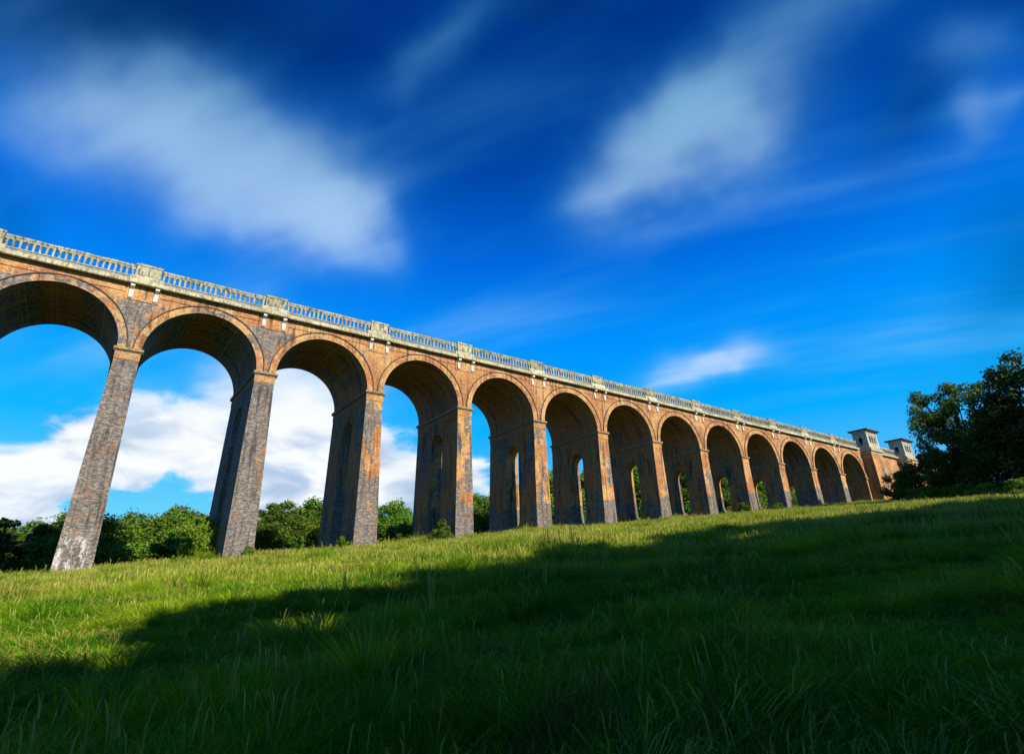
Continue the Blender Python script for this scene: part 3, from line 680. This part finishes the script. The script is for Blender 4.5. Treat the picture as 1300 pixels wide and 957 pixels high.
plant('sapling', 28.6, 6.5, 2.6, 'sapling at the back left corner of the third pier', 'sapling', 'sapling', wide=1.1)
plant('cone', 41.3, -0.3, 2.9, 'cone-shaped green bush against the dark side of the fourth pier', 'bush', 'conical_bush', wide=1.15)
plant('sapling', 38.6, 4.5, 1.8, 'small plant left of the cone-shaped bush', 'sapling', 'sapling', wide=1.2)
plant('sapling', 73.6, 0.3, 1.3, 'small plant below the slot of the seventh pier', 'sapling', 'sapling')
plant('bush', 93.8, -1.4, 2.3, 'round bright bush against the foot of the ninth pier', 'bush', 'bush', wide=0.7)
plant('bush', 103.6, -1.5, 1.7, 'low bright bush further up the slope between the last slotted piers', 'bush', 'bush', wide=0.8)
# the wood behind the camera, whose shade lies over the near meadow
SHX = [(-24, 16), (-15, 16.5), (-6, 17.6), (0, 16.0), (5, 18.2), (10, 16.5), (14.5, 14.6), (19, 17.0), (24, 19.9), (28, 18.2), (32.5, 22.0), (37, 20.2), (42, 21.4), (47, 20.2), (52, 21.6), (57, 20.8), (62, 21.8), (67, 19.8), (73, 20.0), (79, 18.6), (86, 18.0), (95, 17)]
for k, (x, H) in enumerate(SHX):
    plant('shade', x, -69 + (1.5 if k % 2 else -1.5), H, 'leafy tree in the wood behind the viewpoint that shades the meadow', 'tree', 'broadleaf_tree', 'trees of the wood behind the viewpoint', 0.82)
for k in range(11):
    plant('shade', -18 + 11 * k, -80 + (2 if k % 2 else -2), 15.5, 'leafy tree in the wood behind the viewpoint that shades the meadow', 'tree', 'broadleaf_tree', 'trees of the wood behind the viewpoint', 1.1)

# ------------------------------------------------------------------ grass
def grass_mat(name, lo, hi, straw, samt):
    m_, t, bs, out = mat(name)
    g = t.new('ShaderNodeNewGeometry'); P = g.outputs['Position']; rnd = g.outputs['Random Per Island']
    col = t.mix(t.step(t.noise(P, 0.22, 4, 0.6), 0.38, 0.62), lo, hi)
    col = t.mix(t.m('MULTIPLY', t.m('GREATER_THAN', rnd, t.step(t.noise(P, 0.35, 3, 0.6), 0.35, 0.65, 1.0, 1.0 - samt)), 0.9), col, straw)
    col = t.mix(t.m('MULTIPLY', t.step(t.noise(P, 0.75, 4, 0.65), 0.56, 0.68), 0.7), col, (0.15, 0.11, 0.03))   # last year's brown tussocks
    hs = t.new('ShaderNodeHueSaturation'); t.put(hs.inputs['Value'], t.step(rnd, 0, 1, 0.7, 1.3, smooth=False)); t.put(hs.inputs['Color'], col)
    t.put(bs.inputs['Base Color'], hs.outputs[0]); bs.inputs['Roughness'].default_value = 0.75; bs.inputs['Specular IOR Level'].default_value = 0.1
    tr = t.new('ShaderNodeBsdfTranslucent'); t.put(tr.inputs[0], hs.outputs[0])
    mx = t.new('ShaderNodeMixShader'); mx.inputs[0].default_value = 0.38
    t.l.new(bs.outputs[0], mx.inputs[1]); t.l.new(tr.outputs[0], mx.inputs[2]); t.l.new(mx.outputs[0], out.inputs[0])
    return m_
GR = grass_mat('meadow_grass', (0.085, 0.27, 0.006), (0.31, 0.47, 0.010), (0.50, 0.50, 0.07), 0.26)
SEED = grass_mat('seed_heads', (0.36, 0.38, 0.06), (0.50, 0.48, 0.10), (0.24, 0.15, 0.05), 0.35)
def blade_patch(seed, n, radius, h, wid, lean, seeds=0, clump=0):
    rs_ = np.random.RandomState(seed)
    a = rs_.rand(n) * 6.283; r_ = radius * np.sqrt(rs_.rand(n))
    if clump:
        cc = (rs_.rand(clump, 2) - .5) * radius * 1.5; k = rs_.randint(clump, size=n)
        px = cc[k, 0] + rs_.normal(size=n) * radius * 0.16; py = cc[k, 1] + rs_.normal(size=n) * radius * 0.16
    else: px, py = r_ * np.cos(a), r_ * np.sin(a)
    la = rs_.rand(n) * 6.283
    if clump: la = np.arctan2(py - cc[k, 1], px - cc[k, 0]) + rs_.normal(size=n) * 0.7
    H = h * (0.45 + 0.75 * rs_.rand(n)); L = lean * H * (0.3 + rs_.rand(n)); wd = wid * (0.6 + 0.8 * rs_.rand(n))
    isd = np.arange(n) < seeds; H[isd] *= 1.45; L[isd] *= 0.35; wd[isd] *= 0.45
    fa = rs_.rand(n) * 6.283; dx, dy = np.cos(fa), np.sin(fa); lx, ly = np.cos(la), np.sin(la)
    V = []
    for s_, zf, wf in ((0.0, 0.0, 1.0), (0.33, 0.5, 0.85), (0.72, 0.84, 0.6)):
        for sg in (-1, 1): V.append(np.stack([px + lx * L * s_ ** 1.3 + sg * dx * wd * wf / 2, py + ly * L * s_ ** 1.3 + sg * dy * wd * wf / 2, H * zf - 0.03], 1))
    V.append(np.stack([px + lx * L, py + ly * L, H * (1.0 - 0.12 * lean)], 1))
    v_ = np.stack(V, 1)
    if seeds:   # feathery heads: widen the top section
        v_[isd, 4] = v_[isd, 4] - np.stack([dx, dy, dx * 0], 1)[isd] * wid * 0.55; v_[isd, 5] = v_[isd, 5] + np.stack([dx, dy, dx * 0], 1)[isd] * wid * 0.55
    v_ = v_.reshape(-1, 3); b = np.arange(n)[:, None] * 7
    tris = np.array([[0, 1, 3], [0, 3, 2], [2, 3, 5], [2, 5, 4], [4, 5, 6]]); f_ = (b[:, :, None] + tris[None]).reshape(-1, 3)
    mi = np.repeat(isd.astype(int), 5)
    o = bpy.data.objects.new('grass_patch', np_mesh('grass_patch', v_, f_, [GR, SEED], mi)); return o
src = bpy.data.collections.new('grass_sources')      # not linked to the scene: shapes the meadow is sown from
specs = [(1, 620, .75, .16, .008, 1.1, 8, 0), (2, 620, .75, .22, .008, 1.2, 14, 3), (3, 700, .7, .34, .009, 1.2, 8, 4), (4, 680, .7, .32, .009, 1.1, 30, 5),
         (5, 460, 1.1, .28, .020, .7, 50, 0), (6, 460, 1.1, .34, .020, .8, 75, 0), (7, 480, 1.0, .40, .020, 1.1, 14, 5),
         (8, 420, .5, .58, .012, 1.1, 6, 1), (9, 90, .35, .30, .07, 1.3, 0, 2), (10, 16, .16, .62, .014, .30, 9, 1)]
for k, s_ in enumerate(specs):
    o = blade_patch(*s_); o.name = 'grass_patch_%02d' % k; src.objects.link(o)
rs_ = np.random.RandomState(77)
def scatter(n, cond):
    x = rs_.uniform(-22, 150, n); y = rs_.uniform(-66, 12, n); d = np.hypot(x - CAM.x, y - CAM.y)
    ang = np.degrees(np.arctan2(x - CAM.x, y - CAM.y)); k = (d > 2.6) & (ang > -32) & (ang < 104) & cond(x, y, d)
    return x[k], y[k], d[k]
pts = []
x, y, d = scatter(150000, lambda x, y, d: (d < 26) & (rs_.rand(len(d)) < np.clip(1.25 - d / 35, 0.3, 1)))
pts.append((x, y, rs_.choice([0, 1, 2, 3], len(x), p=[.3, .3, .25, .15]), 0.8 + 0.5 * rs_.rand(len(x))))
x, y, d = scatter(60000, lambda x, y, d: (d >= 24) & (d < 62) & (rs_.rand(len(d)) < np.clip(1.25 - d / 75, .3, 1)))
pts.append((x, y, rs_.choice([4, 5, 6], len(x), p=[.45, .3, .25]), 0.75 + 0.5 * rs_.rand(len(x))))
x, y, d = scatter(30000, lambda x, y, d: (d >= 60))
pts.append((x, y, rs_.choice([4, 5, 6], len(x), p=[.5, .25, .25]), 0.9 + 0.5 * rs_.rand(len(x))))
x, y, d = scatter(15000, lambda x, y, d: (d < 70) & (d > 5) & (np.sin(x * .45 + 1) * np.sin(y * .38) + rs_.rand(len(d)) > 1.0))
pts.append((x, y, np.full(len(x), 7), 0.7 + 0.6 * rs_.rand(len(x))))
x, y, d = scatter(2600, lambda x, y, d: (d < 60) & (d > 9))
pts.append((x, y, rs_.choice([8, 9], len(x), p=[.6, .4]), 0.6 + 0.6 * rs_.rand(len(x))))
pb = []                                         # nettles and rank grass round the pier feet
for i in range(-1, 13):
    for _ in range(34):
        e_ = rs_.rand()
        if e_ < 0.35: q_ = (i * 11 + rs_.uniform(-1.6, 1.6), -0.55 - 0.5 * rs_.rand())
        else: q_ = (i * 11 - 1.45 - 0.5 * rs_.rand(), rs_.uniform(-0.5, 10))
        pb.append(q_)
pb = np.array(pb); pts.append((pb[:, 0], pb[:, 1], rs_.choice([7, 8, 6], len(pb), p=[.4, .35, .25]), 0.8 + 0.7 * rs_.rand(len(pb))))
X = np.concatenate([p[0] for p in pts]); Y = np.concatenate([p[1] for p in pts]); K = np.concatenate([p[2] for p in pts]); S = np.concatenate([p[3] for p in pts])
# no grass inside the piers
ins = (np.abs((X + 5.5) % 11 - 5.5) < 1.35) & (Y > -0.45) & (Y < 10.3)
ins &= ~((Y > 3.4) & (Y < 6.1)); ins |= (X > 142) & (Y > -2.4)
X, Y, K, S = X[~ins], Y[~ins], K[~ins], S[~ins]
hv = 0.90 + 0.35 * np.sin(X * .31 + 1.3) * np.sin(Y * .27) + 0.22 * np.sin(X * .9) * np.sin(Y * 1.1 + 2) + 0.28 * np.sin(X * 2.3 + Y) * np.sin(Y * 2.6 - X * .7)
hv = np.clip(hv, 0.35, 1.7)
print('grass patches', len(X))
me = bpy.data.meshes.new('grass'); me.vertices.add(len(X)); me.vertices.foreach_set('co', np.stack([X, Y, gh(X, Y)], 1).astype(np.float32).ravel())
for nm, ty, arr in (('kind_index', 'INT', K), ('size', 'FLOAT', S), ('tall', 'FLOAT', S * hv), ('turn', 'FLOAT', rs_.rand(len(X)) * 6.283)):
    at = me.attributes.new(nm, ty, 'POINT'); at.data.foreach_set('value', arr.astype(np.int32 if ty == 'INT' else np.float32))
grass = link(bpy.data.objects.new('grass', me)); tag(grass, 'long tussocky meadow grass with straw-coloured seed heads covering the slope', 'grass', kind='stuff')
ng = bpy.data.node_groups.new('sow_grass', 'GeometryNodeTree')
ng.interface.new_socket('Geometry', in_out='INPUT', socket_type='NodeSocketGeometry'); ng.interface.new_socket('Geometry', in_out='OUTPUT', socket_type='NodeSocketGeometry')
N_ = ng.nodes; L_ = ng.links
gi, go = N_.new('NodeGroupInput'), N_.new('NodeGroupOutput'); ip = N_.new('GeometryNodeInstanceOnPoints'); ci = N_.new('GeometryNodeCollectionInfo')
ci.inputs['Collection'].default_value = src; ci.inputs['Separate Children'].default_value = True; ci.inputs['Reset Children'].default_value = True
def attr(nm, ty):
    a = N_.new('GeometryNodeInputNamedAttribute'); a.data_type = ty; a.inputs['Name'].default_value = nm; return a.outputs['Attribute']
cz = N_.new('ShaderNodeCombineXYZ'); L_.new(attr('turn', 'FLOAT'), cz.inputs[2]); cs = N_.new('ShaderNodeCombineXYZ')
sz_ = attr('size', 'FLOAT'); L_.new(sz_, cs.inputs[0]); L_.new(sz_, cs.inputs[1]); L_.new(attr('tall', 'FLOAT'), cs.inputs[2])
L_.new(gi.outputs[0], ip.inputs['Points']); L_.new(ci.outputs[0], ip.inputs['Instance']); ip.inputs['Pick Instance'].default_value = True
L_.new(attr('kind_index', 'INT'), ip.inputs['Instance Index']); L_.new(cz.outputs[0], ip.inputs['Rotation']); L_.new(cs.outputs[0], ip.inputs['Scale'])
L_.new(ip.outputs[0], go.inputs[0])
md = grass.modifiers.new('sow', 'NODES'); md.node_group = ng
